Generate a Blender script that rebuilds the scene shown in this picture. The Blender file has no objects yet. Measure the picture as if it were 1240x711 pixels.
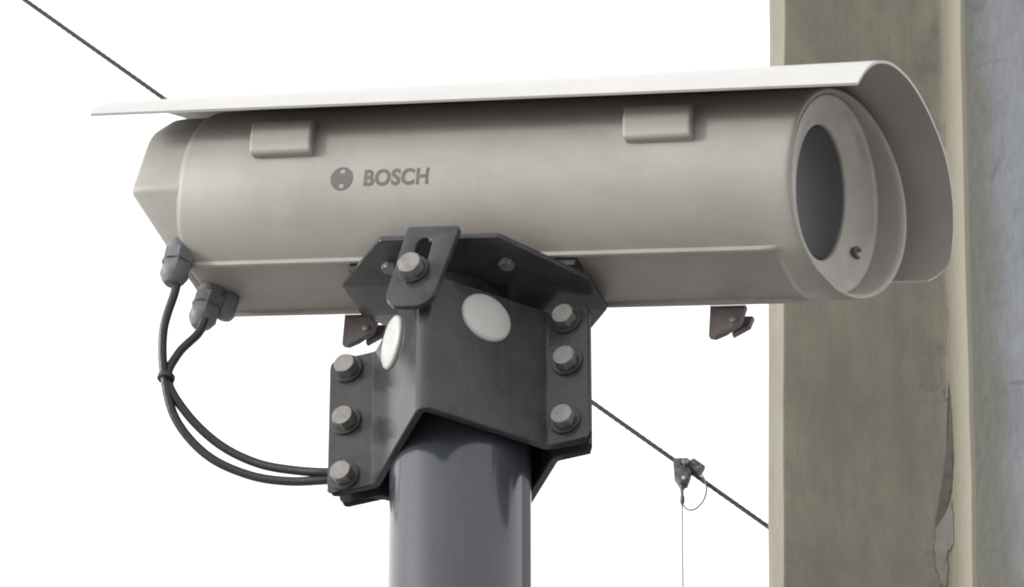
import bpy, bmesh, math, random
from mathutils import Vector, Matrix, noise
R_ = math.radians
sc = bpy.context.scene
col = sc.collection
random.seed(7)

# ------------------------------------------------------------------ camera
cam = bpy.data.objects.new('camera', bpy.data.cameras.new('camera'))
col.objects.link(cam)
cam.location = (0.0, -2.63550, 1.61401)
cam.rotation_euler = (R_(90 + 37), 0, 0)
cam.data.sensor_width = 36
cam.data.lens = 7200 / 1240 * 36
cam.data.clip_start = 0.05
cam.data.clip_end = 500
sc.camera = cam

# ------------------------------------------------------------------ sky and sun
SUN = Vector((-0.92, -0.25, 0.27)).normalized()      # direction towards the sun
w = bpy.data.worlds.new('World'); sc.world = w; w.use_nodes = True
nt = w.node_tree; nt.nodes.clear()
sky = nt.nodes.new('ShaderNodeTexSky'); sky.sky_type = 'NISHITA'; sky.sun_disc = False
sky.sun_elevation = math.asin(SUN.z)
sky.sun_rotation = math.atan2(SUN.x, SUN.y)
sky.air_density = 1.0; sky.dust_density = 4.0; sky.ozone_density = 1.0
hs = nt.nodes.new('ShaderNodeHueSaturation'); hs.inputs['Saturation'].default_value = 0.05
mx = nt.nodes.new('ShaderNodeMix'); mx.data_type = 'RGBA'; mx.inputs['Factor'].default_value = 0.55
mx.inputs['B'].default_value = (11, 11, 11, 1)    # thin even cloud over the whole sky
bg = nt.nodes.new('ShaderNodeBackground'); bg.inputs['Strength'].default_value = 0.15
out = nt.nodes.new('ShaderNodeOutputWorld')
nt.links.new(sky.outputs[0], hs.inputs['Color']); nt.links.new(hs.outputs[0], mx.inputs['A'])
nt.links.new(mx.outputs['Result'], bg.inputs['Color']); nt.links.new(bg.outputs[0], out.inputs[0])

sun = bpy.data.objects.new('sun', bpy.data.lights.new('sun', 'SUN'))
col.objects.link(sun)
sun.data.energy = 1.7; sun.data.angle = R_(10); sun.data.color = (1.0, 0.965, 0.91)
sun.rotation_euler = (-SUN).to_track_quat('-Z', 'Y').to_euler()
sun.location = (-6, -4, 9)

sc.view_settings.view_transform = 'Standard'; sc.view_settings.look = 'None'
sc.view_settings.exposure = 0.45; sc.view_settings.gamma = 1.0
sc.view_settings.use_curve_mapping = False
sc.cycles.filter_width = 2.1

# ------------------------------------------------------------------ materials
def mat(name, base, rough=0.5, metal=0.0, var=0.10, scale=60, bump=0.0, bscale=400, dirt=None, dirt_scale=9,
        dirt_amt=0.5, stretch=(1, 1, 1), spec=0.5, rvar=0.08, coat=0.0, coat_rough=0.1, streak=None):
    m = bpy.data.materials.new(name); m.use_nodes = True
    n = m.node_tree.nodes; L = m.node_tree.links
    p = n['Principled BSDF']
    p.inputs['Metallic'].default_value = metal
    p.inputs['Specular IOR Level'].default_value = spec
    p.inputs['Coat Weight'].default_value = coat; p.inputs['Coat Roughness'].default_value = coat_rough
    tc = n.new('ShaderNodeTexCoord'); mp = n.new('ShaderNodeMapping'); mp.inputs['Scale'].default_value = stretch
    L.new(tc.outputs['Object'], mp.inputs[0])
    nz = n.new('ShaderNodeTexNoise'); nz.inputs['Scale'].default_value = scale; nz.inputs['Detail'].default_value = 12; nz.inputs['Roughness'].default_value = 0.68
    L.new(mp.outputs[0], nz.inputs['Vector'])
    cr = n.new('ShaderNodeValToRGB')
    lo = [c * (1 - var) for c in base]; hi = [min(1, c * (1 + var)) for c in base]
    cr.color_ramp.elements[0].position = 0.3; cr.color_ramp.elements[0].color = (*lo, 1)
    cr.color_ramp.elements[1].position = 0.7; cr.color_ramp.elements[1].color = (*hi, 1)
    L.new(nz.outputs[0], cr.inputs[0])
    last = cr.outputs[0]
    if dirt:
        n2 = n.new('ShaderNodeTexNoise'); n2.inputs['Scale'].default_value = dirt_scale; n2.inputs['Detail'].default_value = 8
        n2.inputs['Roughness'].default_value = 0.65
        L.new(mp.outputs[0], n2.inputs['Vector'])
        r2 = n.new('ShaderNodeValToRGB'); r2.color_ramp.elements[0].position = 0.45; r2.color_ramp.elements[1].position = 0.72
        r2.color_ramp.elements[0].color = (0, 0, 0, 1); r2.color_ramp.elements[1].color = (dirt_amt,) * 3 + (1,)
        L.new(n2.outputs[0], r2.inputs[0])
        mm = n.new('ShaderNodeMix'); mm.data_type = 'RGBA'; mm.inputs['B'].default_value = (*dirt, 1)
        L.new(r2.outputs[0], mm.inputs['Factor']); L.new(last, mm.inputs['A']); last = mm.outputs['Result']
    if streak:                                   # faint runs of dirt washed down the sides
        sv, amt, scol = streak
        m2 = n.new('ShaderNodeMapping'); m2.inputs['Scale'].default_value = sv; L.new(tc.outputs['Object'], m2.inputs[0])
        n4 = n.new('ShaderNodeTexNoise'); n4.inputs['Scale'].default_value = 1.0; n4.inputs['Detail'].default_value = 9; n4.inputs['Roughness'].default_value = 0.7
        L.new(m2.outputs[0], n4.inputs['Vector'])
        r4 = n.new('ShaderNodeValToRGB'); r4.color_ramp.elements[0].position = 0.48; r4.color_ramp.elements[1].position = 0.75
        r4.color_ramp.elements[0].color = (0, 0, 0, 1); r4.color_ramp.elements[1].color = (amt,) * 3 + (1,)
        L.new(n4.outputs[0], r4.inputs[0])
        m4 = n.new('ShaderNodeMix'); m4.data_type = 'RGBA'; m4.inputs['B'].default_value = (*scol, 1)
        L.new(r4.outputs[0], m4.inputs['Factor']); L.new(last, m4.inputs['A']); last = m4.outputs['Result']
    L.new(last, p.inputs['Base Color'])
    mr = n.new('ShaderNodeMapRange'); mr.inputs['To Min'].default_value = max(0.02, rough - rvar); mr.inputs['To Max'].default_value = min(1, rough + rvar)
    L.new(nz.outputs[0], mr.inputs['Value']); L.new(mr.outputs[0], p.inputs['Roughness'])
    if bump:
        n3 = n.new('ShaderNodeTexNoise'); n3.inputs['Scale'].default_value = bscale; n3.inputs['Detail'].default_value = 3
        L.new(mp.outputs[0], n3.inputs['Vector'])
        b = n.new('ShaderNodeBump'); b.inputs['Strength'].default_value = bump; b.inputs['Distance'].default_value = 0.001
        L.new(n3.outputs[0], b.inputs['Height']); L.new(b.outputs[0], p.inputs['Normal'])
    return m

M = {}
M['beige'] = mat('beige powder coat', (0.290, 0.274, 0.251), 0.48, var=0.05, scale=40, bump=0.06, bscale=1600, dirt=(0.205, 0.19, 0.168), dirt_scale=18, dirt_amt=0.6, streak=((75, 7, 7), 0.2, (0.19, 0.175, 0.155)), stretch=(0.5, 1, 1))
M['bezel'] = mat('pale beige bezel', (0.35, 0.335, 0.31), 0.5, var=0.08, scale=60, bump=0.05, bscale=900, dirt=(0.25, 0.235, 0.21), dirt_scale=45, dirt_amt=0.5)
M['shield'] = mat('white powder coat', (0.45, 0.443, 0.438), 0.42, var=0.04, scale=30, bump=0.1, bscale=900, dirt=(0.44, 0.425, 0.4), dirt_scale=12, dirt_amt=0.3)
M['shield_shade'] = mat('shaded shield paint', (0.30, 0.287, 0.268), 0.5, var=0.06, scale=30, dirt=(0.25, 0.235, 0.215), dirt_scale=12, dirt_amt=0.4)  # darker copy of the shield paint, hood shade put into the colour
M['cap'] = mat('grey beige plastic', (0.31, 0.30, 0.28), 0.42, var=0.05, scale=50, bump=0.1, bscale=700, dirt=(0.24, 0.225, 0.2), dirt_scale=20, dirt_amt=0.4)
M['glass'] = mat('dark window glass', (0.034, 0.036, 0.040), 0.30, var=0.15, scale=20, spec=0.22, rvar=0.06)
M['print'] = mat('grey print', (0.092, 0.088, 0.083), 0.6, var=0.2, scale=300)
M['printpale'] = mat('pale print', (0.22, 0.21, 0.20), 0.6, var=0.12, scale=300)
M['hole'] = mat('rusty screw', (0.10, 0.085, 0.08), 0.5, var=0.2, scale=300)
M['paint'] = mat('dark grey paint', (0.037, 0.039, 0.043), 0.17, var=0.16, scale=70, spec=0.26, bump=0.08, bscale=350, dirt=(0.065, 0.062, 0.058), dirt_scale=32, dirt_amt=0.5, streak=((120, 120, 22), 0.45, (0.085, 0.075, 0.062)))
M['pole'] = mat('grey pole paint', (0.029, 0.0335, 0.043), 0.22, var=0.10, scale=30, spec=0.35, coat=0.55, coat_rough=0.06, bump=0.06, bscale=260, dirt=(0.05, 0.052, 0.058), dirt_scale=40, dirt_amt=0.5, streak=((60, 60, 5), 0.4, (0.055, 0.055, 0.06)), stretch=(1, 1, 0.12))
M['plastic'] = mat('pale grey plastic', (0.44, 0.44, 0.43), 0.42, var=0.06, scale=90, bump=0.1, dirt=(0.4, 0.39, 0.37), dirt_scale=60, dirt_amt=0.4)
M['bolt'] = mat('zinc bolt', (0.20, 0.195, 0.19), 0.45, metal=0.25, var=0.15, scale=200, bump=0.2, bscale=900, dirt=(0.11, 0.085, 0.07), dirt_scale=140, dirt_amt=0.7)
M['gland'] = mat('grey nylon', (0.13, 0.137, 0.148), 0.5, var=0.15, scale=120, bump=0.3, bscale=500, dirt=(0.07, 0.07, 0.07), dirt_scale=70, dirt_amt=0.6)
M['rubber'] = mat('black cable sheath', (0.013, 0.012, 0.013), 0.4, var=0.2, scale=200, bump=0.2, bscale=600)
M['foot'] = mat('brown steel', (0.12, 0.10, 0.10), 0.55, var=0.25, scale=150, bump=0.3, dirt=(0.25, 0.22, 0.2), dirt_scale=90, dirt_amt=0.5)
M['wire'] = mat('weathered steel wire', (0.022, 0.021, 0.021), 0.6, var=0.3, scale=400)
M['thin'] = mat('grey twine', (0.13, 0.135, 0.135), 0.6, var=0.2, scale=300)
M['clip'] = mat('cast clip', (0.05, 0.049, 0.05), 0.5, var=0.4, scale=300, bump=0.4, dirt=(0.3, 0.28, 0.27), dirt_scale=200, dirt_amt=0.6)
M['column'] = mat('weathered cream paint', (0.164, 0.151, 0.110), 0.6, var=0.2, scale=30, bump=0.8, bscale=260, streak=((90, 30, 9), 0.5, (0.088, 0.074, 0.058)), dirt=(0.112, 0.095, 0.074), dirt_scale=13, dirt_amt=1.0, stretch=(1, 1, 0.42))
M['flake'] = mat('loose cream paint', (0.168, 0.157, 0.130), 0.6, var=0.22, scale=70, bump=0.3, bscale=200, dirt=(0.18, 0.165, 0.15), dirt_scale=40, dirt_amt=0.5)
M['recess'] = mat('dark steel recess', (0.085, 0.072, 0.058), 0.8, var=0.4, scale=90, bump=0.5)
M['wall'] = mat('blue grey concrete', (0.27, 0.285, 0.32), 0.8, var=0.26, scale=16, bump=0.9, bscale=170, dirt=(0.19, 0.195, 0.18), dirt_scale=8, dirt_amt=0.7, stretch=(1, 1, 0.5))
def column_edges(m):
    """paler colour along the two raised edges of the column; dark smudges beside the lip"""
    n = m.node_tree.nodes; L = m.node_tree.links; p = n['Principled BSDF']
    src = p.inputs['Base Color'].links[0].from_socket
    tc = n.new('ShaderNodeTexCoord'); sp = n.new('ShaderNodeSeparateXYZ'); L.new(tc.outputs['Object'], sp.inputs[0])
    nz = n.new('ShaderNodeTexNoise'); nz.inputs['Scale'].default_value = 45; nz.inputs['Detail'].default_value = 6; L.new(tc.outputs['Object'], nz.inputs['Vector'])
    ad = n.new('ShaderNodeMath'); ad.operation = 'MULTIPLY_ADD'; ad.inputs[1].default_value = 0.006; L.new(nz.outputs[0], ad.inputs[0]); L.new(sp.outputs['X'], ad.inputs[2])
    def step(a, b, lo, hi):
        mr = n.new('ShaderNodeMapRange'); mr.interpolation_type = 'SMOOTHSTEP'
        for k, v in zip(('From Min', 'From Max', 'To Min', 'To Max'), (a, b, lo, hi)): mr.inputs[k].default_value = v
        L.new(ad.outputs[0], mr.inputs['Value']); return mr.outputs[0]
    sm = n.new('ShaderNodeTexNoise'); sm.inputs['Scale'].default_value = 34; sm.inputs['Detail'].default_value = 7; sm.inputs['Roughness'].default_value = .65; L.new(tc.outputs['Object'], sm.inputs['Vector'])
    cr = n.new('ShaderNodeValToRGB'); cr.color_ramp.elements[0].position = 0.52; cr.color_ramp.elements[1].position = 0.68; cr.color_ramp.elements[0].color = (0, 0, 0, 1); cr.color_ramp.elements[1].color = (0.6,) * 3 + (1,)
    L.new(sm.outputs[0], cr.inputs[0])
    zone = n.new('ShaderNodeMath'); zone.operation = 'MULTIPLY'; L.new(cr.outputs[0], zone.inputs[0]); L.new(step(.094, .108, 0.25, 1), zone.inputs[1])
    m0 = n.new('ShaderNodeMix'); m0.data_type = 'RGBA'; m0.inputs['B'].default_value = (0.075, 0.066, 0.054, 1); L.new(zone.outputs[0], m0.inputs['Factor']); L.new(src, m0.inputs['A'])
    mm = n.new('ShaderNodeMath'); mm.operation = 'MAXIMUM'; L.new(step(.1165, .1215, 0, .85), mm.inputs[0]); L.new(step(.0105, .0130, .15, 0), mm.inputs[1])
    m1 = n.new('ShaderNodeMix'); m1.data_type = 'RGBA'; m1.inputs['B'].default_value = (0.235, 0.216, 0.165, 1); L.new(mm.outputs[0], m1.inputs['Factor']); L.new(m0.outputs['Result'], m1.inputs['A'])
    L.new(m1.outputs['Result'], p.inputs['Base Color'])
column_edges(M['column'])
def wall_tint(m):
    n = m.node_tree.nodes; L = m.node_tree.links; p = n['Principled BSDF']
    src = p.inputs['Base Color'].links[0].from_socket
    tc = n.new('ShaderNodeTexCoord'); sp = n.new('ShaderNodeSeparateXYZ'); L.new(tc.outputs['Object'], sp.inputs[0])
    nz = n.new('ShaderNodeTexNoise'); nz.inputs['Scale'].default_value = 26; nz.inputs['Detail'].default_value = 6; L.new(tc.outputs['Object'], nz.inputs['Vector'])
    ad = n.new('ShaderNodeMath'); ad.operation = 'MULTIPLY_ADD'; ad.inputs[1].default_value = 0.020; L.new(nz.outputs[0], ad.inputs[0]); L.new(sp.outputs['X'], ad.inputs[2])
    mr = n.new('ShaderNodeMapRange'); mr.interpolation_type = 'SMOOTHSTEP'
    mr.inputs['From Min'].default_value = TINT0; mr.inputs['From Max'].default_value = TINT1; mr.inputs['To Min'].default_value = 0.85; mr.inputs['To Max'].default_value = 0.0
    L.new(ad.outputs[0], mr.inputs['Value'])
    mm = n.new('ShaderNodeMix'); mm.data_type = 'RGBA'; mm.inputs['B'].default_value = (0.165, 0.165, 0.135, 1)  # darker grey-green towards the left end of the wall
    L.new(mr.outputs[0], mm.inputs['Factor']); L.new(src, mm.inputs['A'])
    # fine cracks and dark blots
    vz = n.new('ShaderNodeTexNoise'); vz.inputs['Scale'].default_value = 30; vz.inputs['Detail'].default_value = 10; vz.inputs['Distortion'].default_value = 1.5; L.new(tc.outputs['Object'], vz.inputs['Vector'])
    cr = n.new('ShaderNodeValToRGB'); cr.color_ramp.elements[0].position = 0.60; cr.color_ramp.elements[1].position = 0.70; cr.color_ramp.elements[0].color = (0, 0, 0, 1); cr.color_ramp.elements[1].color = (0.45,) * 3 + (1,)
    L.new(vz.outputs[0], cr.inputs[0])
    m2 = n.new('ShaderNodeMix'); m2.data_type = 'RGBA'; m2.inputs['B'].default_value = (0.12, 0.12, 0.125, 1); L.new(cr.outputs[0], m2.inputs['Factor']); L.new(mm.outputs['Result'], m2.inputs['A'])
    L.new(m2.outputs['Result'], p.inputs['Base Color'])
TINT0, TINT1 = 0.092, 0.118
wall_tint(M['wall'])
M['ground'] = mat('pale concrete', (0.33, 0.32, 0.31), 0.9, var=0.25, scale=2.2, bump=0.5, bscale=20, dirt=(0.26, 0.25, 0.23), dirt_scale=0.7, dirt_amt=0.6)

# ------------------------------------------------------------------ helpers
def tag(o, label=None, cat=None, group=None, kind=None):
    for k, v in (('label', label), ('category', cat), ('group', group), ('kind', kind)):
        if v: o[k] = v
    return o
def root(name, label, cat, matrix, group=None):
    o = bpy.data.objects.new(name, None); col.objects.link(o); o.matrix_world = matrix
    o.empty_display_size = 0.02
    return tag(o, label, cat, group)
def link(name, me, m, parent=None, ang=35, matrix=None):
    me.materials.clear(); me.materials.append(m)
    for p in me.polygons: p.use_smooth = True
    b = bmesh.new(); b.from_mesh(me)
    for e in b.edges:
        if len(e.link_faces) == 2:
            e.smooth = e.calc_face_angle(0) < R_(ang)
    b.to_mesh(me); b.free()
    o = bpy.data.objects.new(name, me); col.objects.link(o)
    if parent: o.parent = parent
    if matrix is not None: o.matrix_local = matrix
    return o
def obj(name, bm, m, parent=None, ang=35, matrix=None, recalc=True):
    if recalc: bmesh.ops.recalc_face_normals(bm, faces=bm.faces)
    me = bpy.data.meshes.new(name); bm.to_mesh(me); bm.free()
    return link(name, me, m, parent, ang, matrix)
def bevel(o, wd, seg=2, ang=40):
    b = o.modifiers.new('bevel', 'BEVEL'); b.width = wd; b.segments = seg; b.limit_method = 'ANGLE'; b.angle_limit = R_(ang)
    b.harden_normals = False
    return o
def loft(rings, cap0=True, cap1=True, bm=None):
    bm = bm or bmesh.new()
    vs = [[bm.verts.new(p) for p in r] for r in rings]
    n = len(rings[0])
    for a, b in zip(vs, vs[1:]):
        for i in range(n):
            j = (i + 1) % n
            bm.faces.new((a[i], a[j], b[j], b[i]))
    if cap0: bm.faces.new(vs[0][::-1])
    if cap1: bm.faces.new(vs[-1])
    return bm
def lathe(prof, seg=32, matrix=Matrix(), bm=None, hexes=()):
    """profile [(radius, height)] about +Z; profile indices in hexes are made six sided"""
    rings = []
    for k, (r, h) in enumerate(prof):
        ring = []
        for i in range(seg):
            t = 2 * math.pi * i / seg
            rr = r
            if k in hexes:
                rr = r * math.cos(math.pi / 6) / math.cos((t % (math.pi / 3)) - math.pi / 6)
            ring.append(matrix @ Vector((rr * math.cos(t), rr * math.sin(t), h)))
        rings.append(ring)
    return loft(rings, True, True, bm)
def catmull(pts, k=8):
    pts = [Vector(p) for p in pts]
    P = [2 * pts[0] - pts[1]] + pts + [2 * pts[-1] - pts[-2]]
    o = []
    for i in range(1, len(P) - 2):
        for j in range(k):
            t = j / k; a, b, c, d = P[i - 1], P[i], P[i + 1], P[i + 2]
            o.append(0.5 * ((2 * b) + (c - a) * t + (2 * a - 5 * b + 4 * c - d) * t * t + (3 * b - a - 3 * c + d) * t ** 3))
    o.append(pts[-1]); return o
def tube(pts, r, seg=12, bm=None, caps=True):
    pts = [Vector(p) for p in pts]
    rings = []; up = None
    for i, p in enumerate(pts):
        t = (pts[min(i + 1, len(pts) - 1)] - pts[max(i - 1, 0)]).normalized()
        if up is None: up = t.orthogonal().normalized()
        up = (up - t * up.dot(t)).normalized(); s = t.cross(up)
        rr = r[i] if isinstance(r, (list, tuple)) else r
        rings.append([p + (up * math.cos(2 * math.pi * k / seg) + s * math.sin(2 * math.pi * k / seg)) * rr for k in range(seg)])
    return loft(rings, caps, caps, bm)
def plate2d(outlines, thick, bev=0.0006):
    """flat plate in XY with holes, thickness along Z from 0 to thick"""
    cu = bpy.data.curves.new('tmp', 'CURVE'); cu.dimensions = '2D'; cu.fill_mode = 'BOTH'
    for o in outlines:
        s = cu.splines.new('POLY'); s.points.add(len(o) - 1)
        for p, (x, y) in zip(s.points, o): p.co = (x, y, 0, 1)
        s.use_cyclic_u = True
    cu.extrude = thick / 2 - bev; cu.bevel_depth = bev; cu.bevel_resolution = 1; cu.offset = -bev
    ob = bpy.data.objects.new('tmp', cu); col.objects.link(ob)
    me = bpy.data.meshes.new_from_object(ob.evaluated_get(bpy.context.evaluated_depsgraph_get()))
    bpy.data.objects.remove(ob); bpy.data.curves.remove(cu)
    me.transform(Matrix.Translation((0, 0, thick / 2)))
    b = bmesh.new(); b.from_mesh(me); bmesh.ops.remove_doubles(b, verts=b.verts, dist=1e-6); bmesh.ops.recalc_face_normals(b, faces=b.faces); b.to_mesh(me); b.free()
    return me
def fillet(pts, r, seg=6, closed=False):
    """round the corners of a 2D polyline; r may be one radius per point"""
    n = len(pts); o = []
    for i, p in enumerate(pts):
        rr = r[i] if isinstance(r, (list, tuple)) else r
        p = Vector(p)
        if (not closed and i in (0, n - 1)) or rr <= 0:
            o.append(p); continue
        a = (Vector(pts[i - 1]) - p); b = (Vector(pts[(i + 1) % n]) - p)
        la, lb = a.length, b.length; a.normalize(); b.normalize()
        th = a.angle(b) / 2; d = min(rr / math.tan(th), la * 0.49, lb * 0.49); rr = d * math.tan(th)
        cen = p + (a + b).normalized() * (rr / math.sin(th))
        s = p + a * d - cen; e = p + b * d - cen
        full = s.angle_signed(e)
        for k in range(seg + 1):
            ang = -full * k / seg
            o.append(cen + Vector((s.x * math.cos(ang) - s.y * math.sin(ang), s.x * math.sin(ang) + s.y * math.cos(ang))))
    return o
def thick_line(pts, t):
    L_, Rr = [], []
    for i, p in enumerate(pts):
        a = pts[max(i - 1, 0)]; b = pts[min(i + 1, len(pts) - 1)]
        d = (b - a).normalized(); nn = Vector((-d.y, d.x))
        L_.append(p); Rr.append(p + nn * t)
    return L_ + Rr[::-1]

# ------------------------------------------------------------------ ground
bm = bmesh.new(); bmesh.ops.create_grid(bm, x_segments=40, y_segments=40, size=120)
tag(obj('ground', bm, M['ground']), kind='structure')

# ------------------------------------------------------------------ concrete wall behind, steel column
bm = bmesh.new()
sec = fillet([(0, 0), (1.05, 0.16), (1.05, 0.42), (0, 0.26)], [0.012, 0.02, 0.02, 0.02], 4, True)
rings = []
for k in range(61):
    z = 6.0 * k / 60
    rings.append([Vector((p.x, p.y + 0.004 * noise.noise(Vector((p.x * 6, z * 5, 0))), z)) for p in sec])
loft(rings, True, True, bm)
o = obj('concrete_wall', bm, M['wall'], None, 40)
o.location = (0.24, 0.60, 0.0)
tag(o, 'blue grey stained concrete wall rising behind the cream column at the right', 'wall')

# steel column: rolled section with a raised lip along its right edge, leaning a little
colr = root('steel_column', 'weathered cream painted column with peeling flakes standing behind the front of the security camera', 'column',
            Matrix.Translation((0.0582, 0.45, 0)) @ Matrix.Rotation(R_(1.6), 4, 'Y'))
csec = [(-.001, .016), (0, .006), (.0088, -.0045), (.0105, -.0045), (.030, .0072), (.050, .0190), (.058, .0226), (.067, .0249), (.080, .0276), (.095, .0300), (.110, .0312),
        (.1215, .0310), (.1265, .0295), (.1285, .0275), (.1365, .0165), (.1385, .0150), (.1405, .0160), (.1425, .020), (.143, .05), (.12, .06), (.02, .055)]
csec = [(x * .925, y) for x, y in csec]
rings = []
for k in range(141):
    z = 6.2 * k / 140
    rings.append([Vector((x + .0010 * noise.noise(Vector((x * 30, z * 9, 3))) + .0006 * noise.noise(Vector((0, z * 60, i * .4))), y + .0012 * noise.noise(Vector((x * 22, z * 11, 0))), z)) for i, (x, y) in enumerate(csec)])
obj('column_shaft', loft(rings), M['column'], colr, 50)
def col_pt(px, z, off):
    """point on the front of the column section at local x, moved off towards the viewer"""
    for (x0, y0), (x1, y1) in zip(csec[2:], csec[3:]):
        if x0 <= px <= x1:
            t = (px - x0) / (x1 - x0); return Vector((px, y0 + (y1 - y0) * t - off, z))
    return Vector((px, .02 - off, z))
def flake(outline, lift, m, name='paint_flake'):
    """thin curled sheet of paint; outline [(x, z)], lift(x, z) = distance from the steel"""
    cx = sum(p[0] for p in outline) / len(outline); cz = sum(p[1] for p in outline) / len(outline)
    pts = catmull([Vector((x, z, 0)) for x, z in outline + outline[:1]], 4)[:-1]
    front, back = [], []
    for f in (1.0, 0.66, 0.33):
        front.append([col_pt(cx + (p.x - cx) * f, cz + (p.y - cz) * f, lift(cx + (p.x - cx) * f, cz + (p.y - cz) * f) + .0003) for p in pts])
    bk = [col_pt(p.x, p.y, lift(p.x, p.y)) for p in pts]
    return obj(name, loft([bk] + front), m, colr, 60)
def rough(o, k, amp, seed):
    """subdivide an outline and make it ragged"""
    pts = catmull([Vector((x, z, 0)) for x, z in o + o[:1]], k)[:-1]
    return [(p.x + amp * noise.noise(Vector((p.x * 900, p.y * 900, seed))), p.y + amp * noise.noise(Vector((p.y * 900, p.x * 900, seed + 5)))) for p in pts]
XL = .1175                                   # foot of the raised lip
flake(rough([(XL - .0012, 3.896), (XL + .0002, 3.874), (XL + .0004, 3.834), (XL - .0012, 3.809), (XL - .0050, 3.791), (XL - .0110, 3.780), (XL - .0090, 3.799), (XL - .0045, 3.829), (XL - .0020, 3.859)], 5, .0008, 1), lambda x, z: .0003, M['recess'], 'bare_patch')  # dark colour gives the bared sliver the shade of a recess
flake(rough([(XL - .0105, 3.781), (XL - .0050, 3.790), (XL - .0008, 3.799), (XL - .0004, 3.769), (XL - .0040, 3.759), (XL - .0060, 3.734), (XL - .0105, 3.746), (XL - .0120, 3.764)], 5, .0012, 2), lambda x, z: .0004, M['flake'])
flake(rough([(XL - .0060, 4.088), (XL - .0005, 4.110), (XL - .0002, 4.085), (XL - .0020, 4.070), (XL - .0055, 4.066)], 5, .0012, 3), lambda x, z: .0005, M['flake'])
flake(rough([(XL - .0065, 3.925), (XL - .0010, 3.955), (XL - .0002, 3.905), (XL - .0030, 3.880), (XL - .0050, 3.895)], 5, .0014, 4), lambda x, z: .0004, M['column'])

# ------------------------------------------------------------------ pole
POLE = Vector((-0.0285, 0.0477, 0)); PSI = R_(-20.81); PITCH = R_(13.375)
bm = bmesh.new()
lathe([(.030, 0), (.0392, 0), (.0392, 1.2), (.0392, 2.4), (.0392, 3.588), (.037, 3.59)], 64, Matrix.Translation((0, 0, 0.012)), bm)
pr = root('steel_pole', 'round dark grey painted steel pole carrying the security camera', 'pole', Matrix.Translation(POLE))
obj('pole_tube', bm, M['pole'], pr, 40)
me = plate2d([[(.11, .11), (-.11, .11), (-.11, -.11), (.11, -.11)]], .012, .001)
link('base_plate', me, M['pole'], pr)

# ------------------------------------------------------------------ clamp round the pole
CZ = 3.511; CH = 0.092
clampM = Matrix.Translation(POLE + Vector((0, 0, CZ))) @ Matrix.Rotation(PSI, 4, 'Z')
cl = root('pole_clamp', 'dark grey steel vee clamp of two bolted halves gripping the pole top', 'clamp', clampM)
def half(sign):
    path = fillet([(-.0765, -.0035), (-.0470, -.0035), (.0030, -.0620), (.0525, -.0035), (.079, -.0035)], [0, .0075, .0022, .0075, 0], 6)
    if sign < 0:                                  # the far half is a touch narrower
        path[0].x, path[-1].x = -.0740, .0750
    # densify flange ends so that their corners can be rounded
    a, b = path[0], path[1]; c, d = path[-2], path[-1]
    path = [a, a.lerp(b, .03), a.lerp(b, .08), a.lerp(b, .18)] + path[1:-1] + [d.lerp(c, .18), d.lerp(c, .08), d.lerp(c, .03), d]
    sec = thick_line(path, -.0045)
    n = len(path)
    rings = [[], []]
    for i, p in enumerate(sec):
        k = i if i < n else 2 * n - 1 - i
        e = min(k, n - 1 - k)
        ins = [.006, .0025, .0009, 0][e] if e < 4 else 0
        for q, z in ((0, ins), (1, CH - ins)):
            rings[q].append(Vector((p.x, p.y * sign, z)))
    o = obj('clamp_half', loft(rings), M['paint'], cl, 25)
    bevel(o, .0010, 2, 30)
    return o
half(1); half(-1)
def hexbolt(name, m, parent, pos, direction, r=.0078, h=.0062, washer=True, roll=0.0, bmt='bolt'):
    q = Vector(direction).to_track_quat('Z', 'X').to_matrix().to_4x4()
    mtx = Matrix.Translation(pos) @ q @ Matrix.Rotation(roll, 4, 'Z')
    bm = bmesh.new()
    if washer:
        lathe([(.0088, 0), (.0090, .0003), (.0090, .0013), (.0086, .0016)], 30, mtx, bm)
        obj('washer', bm, M['paint'], parent, 28); bm = bmesh.new()
    b0 = .0016 if washer else 0
    lathe([(r, b0), (r, b0 + h * .86), (r * .90, b0 + h)], 30, mtx, bm, hexes=(0, 1))
    return obj(name, bm, M[bmt], parent, 28)
for i, (uu, zz) in enumerate([(-.0650, .091), (-.0655, .051), (-.0660, .0115), (.0660, .091), (.0665, .058), (.0650, .0185)]):
    zz = min(max(zz - .004, .0095), CH - .009)
    hexbolt('bolt', M['bolt'], cl, (uu, -.0080, zz), (0, -1, 0), roll=.3 + i * .7, h=.0058, r=.0066)
    hexbolt('nut', M['bolt'], cl, (uu * .97, .0080, zz), (0, 1, 0), r=.0062, h=.0042, washer=False, roll=i)
    bm = bmesh.new(); lathe([(.0038, -.0115), (.004, -.011), (.004, .0125), (.0034, .013)], 16, Matrix.Translation((uu, 0, zz)) @ Matrix.Rotation(R_(-90), 4, 'X'), bm)
    obj('bolt_shank', bm, M['bolt'], cl)
def armcap(s, uu, zz):
    A = Vector((.0535, -.0080) if s > 0 else (-.0495, -.0080)); B = Vector((.0030, -.0685)); d = (B - A).normalized()
    nn = Vector((d.y, -d.x)) * (1 if s > 0 else -1)
    if nn.y > 0: nn = -nn
    t = (uu - A.x) / (d.x); p = A + d * t
    q = Vector((nn.x, nn.y, 0)).to_track_quat('Z', 'Y').to_matrix().to_4x4()
    bm = bmesh.new(); lathe([(.0150, -.001), (.0155, .0004), (.0152, .0016), (.0138, .0025), (.008, .0031), (.001, .0033)], 40, Matrix.Translation((p.x, p.y, zz)) @ q, bm)
    return obj('round_cap', bm, M['plastic'], cl, 50)
armcap(-1, -.0275, .0745); armcap(1, .0290, .0735)

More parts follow.
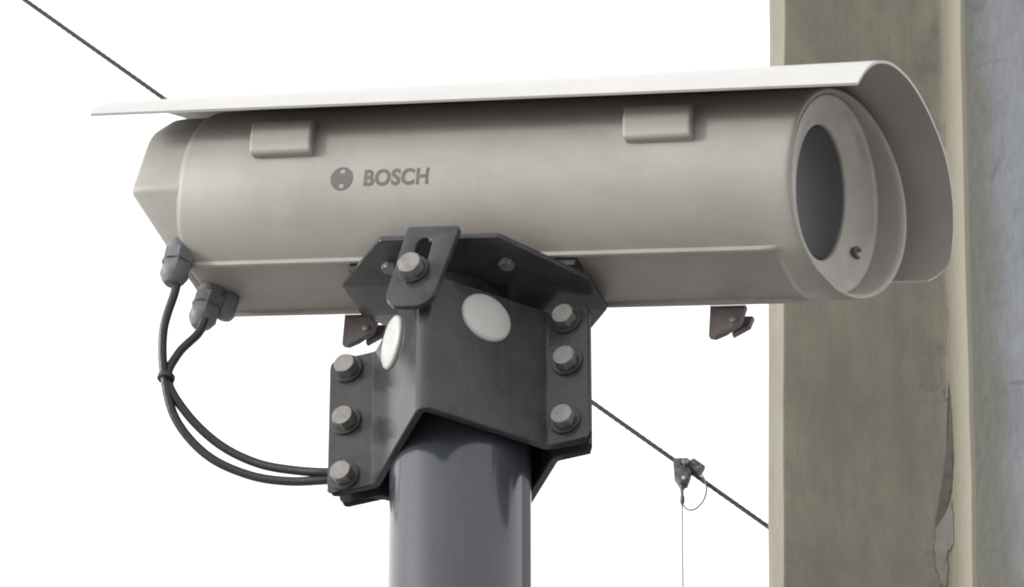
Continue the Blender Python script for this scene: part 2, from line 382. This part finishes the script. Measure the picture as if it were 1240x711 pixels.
# ------------------------------------------------------------------ frame of the camera housing
# local x forward along the barrel, y across it (away from the viewer), z up; origin on the underside above the pole
OX, OZ = .206, .062
Fr = Vector((0.17816794, -0.03504361, 3.64269916))
rot = Matrix.Rotation(PSI, 4, 'Z') @ Matrix.Rotation(PITCH, 4, 'Y')
HM = Matrix.Translation(Fr) @ rot @ Matrix.Translation((-OX, 0, -OZ))
def P(x, l, n): return Vector((x + OX, l, n + OZ))

# tilting bracket under the housing
br = root('tilt_bracket', 'black eight sided tilt bracket bolted between the housing and the pole clamp', 'bracket', HM)
octo = fillet([(-.281, -.015), (-.240, -.058), (-.167, -.058), (-.128, -.015), (-.128, .015), (-.167, .058), (-.240, .058), (-.281, .015)], .004, 3, True)
me = plate2d([[(p.x + OX, p.y) for p in octo]], .0034)
link('base_plate', me, M['paint'], br, 30, Matrix.Translation((0, 0, -.0640 + OZ)))
def slot(cx, cz, r, hl):
    o = []
    for k in range(13): t = math.pi * k / 12; o.append((cx + r * math.cos(t), cz + hl + r * math.sin(t)))
    for k in range(13): t = math.pi + math.pi * k / 12; o.append((cx + r * math.cos(t), cz - hl + r * math.sin(t)))
    return o
for s in (-1, 1):
    tabo = fillet([(-.2175, -.0630), (-.1855, -.0630), (-.1915, -.1150), (-.2205, -.1150)], [.002, .002, .011, .009], 6, True)
    tabo = [p - Vector((-.0004, .0015)) if p.y < -.07 else p for p in tabo]
    me = plate2d([[(p.x + OX, p.y + OZ) for p in tabo], slot(-.2045 + OX, -.0830 + OZ, .0047, .0075)], .0045)
    mt = Matrix.Translation((0, -.0650 if s < 0 else .0695, 0)) @ Matrix.Rotation(R_(90), 4, 'X')
    link('side_tab', me, M['paint'], br, 30, mt)
    hexbolt('tilt_bolt', M['bolt'], br, P(-.2065, s * .0696, -.0925), (0, s, 0), r=.0072, h=.0062, roll=.4)
for x, l in ((-.2425, -.034), (-.170, -.0345), (-.2425, .034), (-.170, .034)):
    hexbolt('screw', M['bolt'], br, P(x, l, -.0642), (0, 0, -1), r=.0045, h=.0035, washer=False, roll=x * 30)
for l in (-.018, .018):
    me = plate2d([[(-.275 + OX, l - .005), (-.135 + OX, l - .005), (-.135 + OX, l + .005), (-.275 + OX, l + .005)]], .0062)
    link('mount_rail', me, M['paint'], br, 30, Matrix.Translation((0, 0, -.0592 + OZ)))
# swivel post between plate and pole head
bm = bmesh.new(); lathe([(.026, -.030), (.028, -.029), (.028, -.0005), (.027, 0)], 40, Matrix.Translation(P(-.214, 0, -.0642)), bm)
obj('swivel_post', bm, M['paint'], br)

# ------------------------------------------------------------------ the housing
hs_ = root('security_camera', 'long beige outdoor security camera housing with sunshield aimed to the right on the pole', 'security camera', HM)
RB = .059
def body_section():
    n = []
    half = .0268; a0 = math.asin(half / RB)      # angle from straight down
    N = 72
    arc = []
    for k in range(N + 1):
        t = -math.pi / 2 + a0 + (2 * math.pi - 2 * a0) * k / N
        arc.append((RB * math.cos(t), RB * math.sin(t)))
    # bead along both lower edges, then a slightly recessed flat underside
    bead = lambda s: [(s * .0270, -.0536), (s * .0263, -.0549), (s * .0247, -.0553), (s * .0236, -.0546), (s * .0233, -.0532)]
    return arc + bead(-1) + [(-.010, -.0533), (.010, -.0533)] + bead(1)[::-1]
SEC = body_section()
def morph(m):
    o = []
    for l, n in SEC:
        f = 1 + (RB / math.hypot(l, n) - 1) * m
        o.append((l * f, n * f))
    return o
def ring(x, k=1.0, fx=None, m=0.0):
    return [P(x if fx is None else fx(l * k, n * k), l * k, n * k) for l, n in morph(m)]
rimx = lambda l, n: -.0035 + .0265 * max(0, (l + RB) / (2 * RB)) ** 1.25
def mixx(t): return lambda l, n: (-.0105) * (1 - t) + rimx(l, n) * t
rings = [ring(-.381, .93), ring(-.381, .968), ring(-.3795, .988), ring(-.3768, 1.0), ring(-.30), ring(-.20), ring(-.10), ring(-.024), ring(-.0175, 1, None, .12), ring(-.0135, 1, None, .85), ring(-.0105, 1, None, 1),
         ring(0, 1, mixx(.5), 1), ring(0, 1, lambda l, n: rimx(l, n) - .0014, 1), ring(0, .991, lambda l, n: rimx(l, n) - .0003, 1), ring(0, .978, rimx, 1), ring(0, .962, lambda l, n: rimx(l, n) - .0003, 1), ring(0, .950, lambda l, n: rimx(l, n) - .0016, 1),
         ring(0, .944, lambda l, n: rimx(l, n) - .004, 1), ring(0, .938, lambda l, n: -.020, 1)]
bm = loft(rings, True, False)
obj('barrel', bm, M['beige'], hs_, 40)

# front bezel: funnel from the rim down to the window
def circ(r, fx, n=72):
    o = []
    for k in range(n):
        t = 2 * math.pi * k / n; l, nn = r * math.cos(t), r * math.sin(t); o.append(P(fx(l, nn), l, nn + (.0012 if r < .05 else 0)))
    return o
edge = lambda d: (lambda l, n: .0012 + .085 * l + d)
def mixr(t): return lambda l, n: (.0012 + .085 * l * (1 - t) ** 1.5) * (1 - t) + (-.0068) * t
bm = loft([circ(.0558, lambda l, n: -.014), circ(.0558, edge(-.0008)), circ(.0550, edge(.0003)), circ(.0535, edge(.0002)), circ(.0520, edge(-.0008)),
           circ(.0495, mixr(.40)), circ(.0462, mixr(.68)), circ(.0425, mixr(.88)), circ(.0398, mixr(.99)), circ(.0386, lambda l, n: -.0070), circ(.0378, lambda l, n: -.0078), circ(.0374, lambda l, n: -.0135)], True, True)
obj('front_bezel', bm, M['bezel'], hs_, 30)
bm = loft([circ(.0370, lambda l, n: -.0132), circ(.0370, lambda l, n: -.0092), circ(.0360, lambda l, n: -.0086), circ(.012, lambda l, n: -.00855)], True, True)
obj('window_glass', bm, M['glass'], hs_, 12)
bm = bmesh.new()
q = Vector((1, -.3, .1)).to_track_quat('Z', 'Y').to_matrix().to_4x4()
lathe([(.0040, -.004), (.0040, .0008), (.0034, .0013), (.0022, .0010), (.0018, 0), (.0005, -.0002)], 24, Matrix.Translation(P(-.0005, .0485, -.0065)) @ q, bm)
obj('bezel_screw', bm, M['hole'], hs_, 40)

# rear cap: bevelled below, where the cable glands enter
def capx(d):
    def f(l, n):
        if n > -.022: return -.381 - d
        return -.381 - d * max(.14, 1 - (-.022 - n) / .034)
    return f
half_ = [(0, .056), (.030, .050), (.0535, .020), (.0555, -.020), (.030, -.0505), (.012, -.0525)]
CSEC = fillet(half_ + [(-x, y) for x, y in half_[::-1][:-1]], [.01, .03, .025, .008, .012, .01, .01, .012, .008, .025, .03], 4, True)
def cring(k, d): return [P(capx(d)(p.x * k, p.y * k), p.x * k, p.y * k) for p in CSEC]
bm = loft([cring(1, -.004), cring(1, .010), cring(.998, .022), cring(.985, .0280), cring(.955, .0298)], True, True)
bmesh.ops.triangulate(bm, faces=[f for f in bm.faces if len(f.verts) > 4])
obj('rear_cap', bm, M['cap'], hs_, 30)

# sunshield: arched in front, flatter behind
front = [(-.082, .0140), (-.0745, .0295), (-.0625, .0430), (-.0445, .0545), (-.022, .0620), (0, .0650), (.024, .0645), (.049, .0600), (.0685, .0485), (.0810, .0330), (.0865, .0160), (.0875, .0005)]
rear = [(-.082, .0140), (-.0755, .0245), (-.0645, .0350), (-.0465, .0470), (-.023, .0580), (0, .0640)] + front[6:]
def shield_ring(t, x, ex):
    a = [Vector((*f, 0)).lerp(Vector((*r, 0)), t) for f, r in zip(front, rear)]
    a = catmull(a, 4); n = len(a)
    o_, i_ = [], []
    for k, p in enumerate(a):
        d = (a[min(k + 1, n - 1)] - a[max(k - 1, 0)]).normalized(); nn = Vector((-d.y, d.x, 0))
        sh = ex * (max(0, (k - (n - 6)) / 5) ** 3.0 if ex < 0 else min(1, max(0, (k - .28 * n) / (.22 * n))))
        xx = x + sh
        o_.append(P(xx, p.x + nn.x * .0008, p.y + nn.y * .0008)); i_.append(P(xx, p.x - nn.x * .0008, p.y - nn.y * .0008))
    return o_ + i_[::-1]
xs = [-.434, -.4335, -.40, -.36, -.32, -.22, -.12, -.03, .005, .02, .030, .036, .039]
rings = []
for k, x in enumerate(xs):
    t = max(0, min(1, (.039 - x) / .473)); ex = -.011 * (max(0, x / .039)) ** 2 if x > 0 else .036 * max(0, (-.36 - x) / .074)
    rings.append(shield_ring(t, x, ex))
o = obj('sunshield', loft(rings), M['shield'], hs_, 40)
o.data.materials.append(M['shield_shade'])              # inner faces take a darker colour in place of the hood's shade
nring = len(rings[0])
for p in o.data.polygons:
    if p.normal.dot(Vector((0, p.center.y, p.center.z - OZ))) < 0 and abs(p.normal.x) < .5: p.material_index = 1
for x in (-.30, -.05):
    bm = bmesh.new(); lathe([(.007, 0), (.007, .0062)], 20, Matrix.Translation(P(x, 0, .0582)), bm); obj('spacer', bm, M['cap'], hs_)

# latch clips on the near side
def on(r, ang): return (-r * math.cos(ang), r * math.sin(ang))
def clip(x0, x1, sh, n0, n1):
    a0, a1 = math.asin(n0 / .062), math.asin(n1 / .062)
    N = 8; rings = []
    for q, rr in enumerate((RB - .001, RB + .0052)):
        pass
    prof = []
    for k in range(N + 1):
        a = a0 + (a1 - a0) * k / N; prof.append((a, sh * (a1 - a) / (a1 - a0)))
    bm = bmesh.new()
    grid = {}
    for xi, x in enumerate((x0, x1)):
        for k, (a, s) in enumerate(prof):
            for ri, rr in enumerate((RB - .002, RB + (.0062 if k not in (0, N) else .0050))):
                l, n = on(rr, a); grid[xi, k, ri] = bm.verts.new(P(x + s, l, n))
    for k in range(N):
        bm.faces.new((grid[0, k, 1], grid[1, k, 1], grid[1, k + 1, 1], grid[0, k + 1, 1]))
        bm.faces.new((grid[0, k, 0], grid[0, k + 1, 0], grid[1, k + 1, 0], grid[1, k, 0]))
        bm.faces.new((grid[0, k, 0], grid[0, k, 1], grid[0, k + 1, 1], grid[0, k + 1, 0]))
        bm.faces.new((grid[1, k, 0], grid[1, k + 1, 0], grid[1, k + 1, 1], grid[1, k, 1]))
    for k in (0, N):
        bm.faces.new((grid[0, k, 0], grid[1, k, 0], grid[1, k, 1], grid[0, k, 1]))
    o = obj('latch_clip', bm, M['beige'], hs_, 35); bevel(o, .0020, 4, 40); return o
clip(-.3405, -.3010, .0060, -.0045, .0205); clip(-.1090, -.0675, .0060, -.0035, .0215)

# maker's mark and lettering, printed on the near side
def wrap(me, x0, n0, lift):
    """bend a flat mesh (x along barrel, y up) round the near side of the barrel"""
    a0 = math.asin(n0 / RB)
    for v in me.vertices:
        l, n = on(RB + lift + v.co.z, a0 + v.co.y / RB); v.co = P(x0 + v.co.x, l, n)
    me.update(); return me
def circle2(r, n=48, a0=0, a1=2 * math.pi): return [(r * math.cos(a0 + (a1 - a0) * k / n), r * math.sin(a0 + (a1 - a0) * k / n)) for k in range(n)]
def flat(outlines):
    cu = bpy.data.curves.new('tmp', 'CURVE'); cu.dimensions = '2D'; cu.fill_mode = 'BOTH'
    for o in outlines:
        s = cu.splines.new('POLY'); s.points.add(len(o) - 1)
        for p, (x, y) in zip(s.points, o): p.co = (x, y, 0, 1)
        s.use_cyclic_u = True
    cu.extrude = .00005
    ob = bpy.data.objects.new('tmp', cu); col.objects.link(ob)
    me = bpy.data.meshes.new_from_object(ob.evaluated_get(bpy.context.evaluated_depsgraph_get()))
    bpy.data.objects.remove(ob); return me
rr = .0069
def notch(s):
    return [(-.0016, s * .0030), (.0016, s * .0030), (.0017, s * .0050), (.0009, s * .0056), (-.0009, s * .0056), (-.0017, s * .0050)]
link('emblem', wrap(flat([circle2(rr), notch(1), notch(-1)]), -.2755, -.0186, .00014), M['print'], hs_)
cu = bpy.data.curves.new('tmp', 'FONT'); cu.body = 'BOSCH'; cu.size = .0134; cu.offset = .00042; cu.extrude = .00005; cu.space_character = 1.06
ob = bpy.data.objects.new('tmp', cu); col.objects.link(ob)
me = bpy.data.meshes.new_from_object(ob.evaluated_get(bpy.context.evaluated_depsgraph_get())); bpy.data.objects.remove(ob)
xs_ = [v.co.x for v in me.vertices]; ys_ = [v.co.y for v in me.vertices]
w0, w1, h0, h1 = min(xs_), max(xs_), min(ys_), max(ys_)
for v in me.vertices:
    v.co.x = (v.co.x - w0) / (w1 - w0) * .0405; v.co.y = (v.co.y - (h0 + h1) / 2) / (h1 - h0) * .0098
link('lettering', wrap(me, -.2615, -.0186, .00014), M['print'], hs_)

# feet of the mounting rail under the barrel
def foot(x):
    o = [(x, -.0525), (x + .0215, -.0525), (x + .0205, -.0640), (x + .013, -.0705), (x + .007, -.0735), (x + .0035, -.0728)]
    me = plate2d([[(a + OX, b + OZ) for a, b in o]], .004, .0004)
    f = link('mounting_foot', me, M['foot'], hs_, 30, Matrix.Translation((0, .034, 0)) @ Matrix.Rotation(R_(90), 4, 'X'))
    me = plate2d([[(a + OX, b + OZ) for a, b in [(x + .010, -.0525), (x + .022, -.0525), (x + .021, -.0590), (x + .012, -.0650)]]], .004, .0004)
    me.transform(Matrix.Translation((0, .045, 0)) @ Matrix.Rotation(R_(90), 4, 'X'))
    link('foot_flange', me, M['foot'], f, 30, f.matrix_local.inverted())
    bm = bmesh.new(); lathe([(.0022, 0), (.0022, .001), (.001, .0018)], 14, Matrix.Translation(P(x + .0165, .0299, -.0625)) @ Matrix.Rotation(R_(90), 4, 'X'), bm)
    o2 = obj('rivet', bm, M['bolt'], f); o2.matrix_local = f.matrix_local.inverted()
foot(-.0735); foot(-.3010)

# cable glands
def gland(x, l, n, ax, name='cable_gland'):
    q = Vector(ax).to_track_quat('Z', 'X').to_matrix().to_4x4()
    g = bpy.data.objects
    bm = bmesh.new(); T = Matrix.Translation(P(x, l, n)) @ q
    lathe([(.0082, -.004), (.0082, .002), (.0094, .002), (.0094, .0085), (.0088, .0092)], 36, T, bm, hexes=(2, 3))
    o = obj(name, bm, M['gland'], hs_, 28)
    bm = bmesh.new()
    lathe([(.0086, .0092), (.0090, .0100), (.0090, .0135), (.0084, .0170), (.0066, .0208), (.0046, .0230), (.0030, .0234)], 36, T, bm, hexes=(0, 1, 2))
    obj('gland_dome', bm, M['gland'], o, 28)
gland(-.3825, -.030, -.0470, (.06, 0, -1))
gland(-.3735, .001, -.0560, (-.06, 0, -1))
bm = bmesh.new(); lathe([(.0070, 0), (.0070, .010), (.005, .0135), (.002, .0145)], 30, Matrix.Translation(P(-.3655, .008, -.054)) @ Matrix.Rotation(R_(180), 4, 'X'), bm, hexes=(0, 1))
obj('blanking_plug', bm, M['gland'], hs_, 28)

# ------------------------------------------------------------------ cables from the housing to the pole
c1 = [(-.1912, .0751, 3.668), (-.1925, .0751, 3.6575), (-.1984, .0804, 3.6344), (-.1974, .0881, 3.608), (-.1902, .0952, 3.5825), (-.1724, .0994, 3.5608), (-.1487, .0982, 3.5463), (-.1251, .0925, 3.5377), (-.0993, .084, 3.5329), (-.0745, .0832, 3.533), (-.055, .079, 3.536)]
c2 = [(-.1755, .0893, 3.649), (-.1792, .0893, 3.6386), (-.1899, .0883, 3.6238), (-.1955, .0895, 3.6061), (-.1840, .0946, 3.5858), (-.1655, .098, 3.5672), (-.1440, .0962, 3.5530), (-.1222, .090, 3.5435), (-.0993, .0821, 3.5365), (-.0745, .0815, 3.5385), (-.055, .077, 3.541)]
for pts, lab in ((c1, 'lower black cable drooping from the outermost rear gland of the camera to the clamp'),
                 (c2, 'upper black cable drooping from the inner rear gland of the camera to the clamp')):
    tag(obj('camera_cable', tube(catmull(pts, 8), .0026, 14), M['rubber'], None, 60), lab, 'cable', 'black cables hanging between housing and clamp')
tz = Matrix.Translation((-.1963, .0888, 3.607)) @ Matrix.Rotation(R_(12), 4, 'Y')
bm = bmesh.new(); lathe([(.0048, -.0016), (.0051, -.0012), (.0051, .0012), (.0048, .0016)], 24, tz, bm)
tag(obj('cable_tie', bm, M['rubber']), 'small black tie binding the two drooping camera cables together', 'cable tie')

# ------------------------------------------------------------------ stranded wire behind everything, with a hanging clip
W0, W1 = Vector((-.3608, .75, 4.4374)), Vector((.1773, .75, 3.9629)); dW = (W1 - W0).normalized()
A, B = W0 - dW * 1.6, W1 + dW * 1.2
wr = root('stay_wire', 'twisted dark steel stay wire sloping down behind the camera from upper left', 'wire', Matrix.Translation(A))
Lw = (B - A).length; up = Vector((0, 1, 0)); sd = dW.cross(up)
for ph in range(3):
    pts = []
    for k in range(700):
        s = Lw * k / 699; t = 2 * math.pi * (s / .016 + ph / 3); pts.append(dW * s + (up * math.cos(t) + sd * math.sin(t)) * .00045)
    obj('strand', tube(pts, .0013, 8), M['wire'], wr, 80)
X0 = W0 + dW * ((.1192 - W0.x) / dW.x)
ck = root('wire_clip', 'small dark wire clip with a looped tail and thin line hanging on the stay wire', 'clip', Matrix.Translation(X0))
slope = math.atan2(-dW.z, dW.x)
rw = Matrix.Rotation(slope, 4, 'Y')
bm = bmesh.new()
prof = fillet([(-.0068, .0050), (.0040, .0050), (.0058, -.008), (.0030, -.0165), (-.0022, -.0170), (-.0060, -.010)], .0018, 4, True)
me = plate2d([[(p.x, p.y) for p in prof], circle2(.0013, 14)], .0075, .0008); bm.free()
me.transform(Matrix.Translation((0, -.0037 + .0075, 0)) @ Matrix.Rotation(R_(90), 4, 'X'))
link('clip_body', me, M['clip'], ck, 30)
bm = bmesh.new(); lathe([(.0045, -.005), (.0048, -.0045), (.0048, .0045), (.0042, .005)], 18, Matrix.Translation((.0090, 0, -.0010)) @ rw @ Matrix.Rotation(R_(90), 4, 'Y'), bm)
obj('ferrule', bm, M['clip'], ck, 30)
bm = bmesh.new(); lathe([(.0030, 0), (.0030, .0025), (.0022, .003)], 16, Matrix.Translation((.0020, -.0037, .0005)) @ Matrix.Rotation(R_(90), 4, 'X'), bm, hexes=(0, 1))
obj('screw', bm, M['bolt'], ck)
bm = bmesh.new(); lathe([(.0016, 0), (.0016, .0004), (.001, .0008)], 14, Matrix.Translation((.0004, -.0037, -.0125)) @ Matrix.Rotation(R_(90), 4, 'X'), bm)
obj('rivet', bm, M['plastic'], ck)
bm = tube(catmull([(-.0006, 0, -.0155), (-.0010, 0, -.021), (-.0008, 0, -.026), (-.0010, 0, -.032)], 5), [.0017] * 5 + [.0011] * 5 + [.0016] * 5 + [.0010], 10)
obj('eyelet', bm, M['clip'], ck, 60)
lp = [(.0125, 0, -.0065), (.0150, -.002, -.013), (.0160, -.003, -.022), (.0135, -.003, -.0315), (.0080, -.002, -.0375), (.0030, -.001, -.0375), (-.0004, 0, -.0330)]
obj('loop', tube(catmull(lp, 8), .00060, 8), M['thin'], ck, 60)
obj('hanging_line', tube(catmull([(-.0010, 0, -.030), (-.0012, 0, -.05), (-.0017, 0, -.11), (-.0022, 0, -.30), (-.0030, 0, -.60)], 6), .00050, 8), M['thin'], ck, 60)
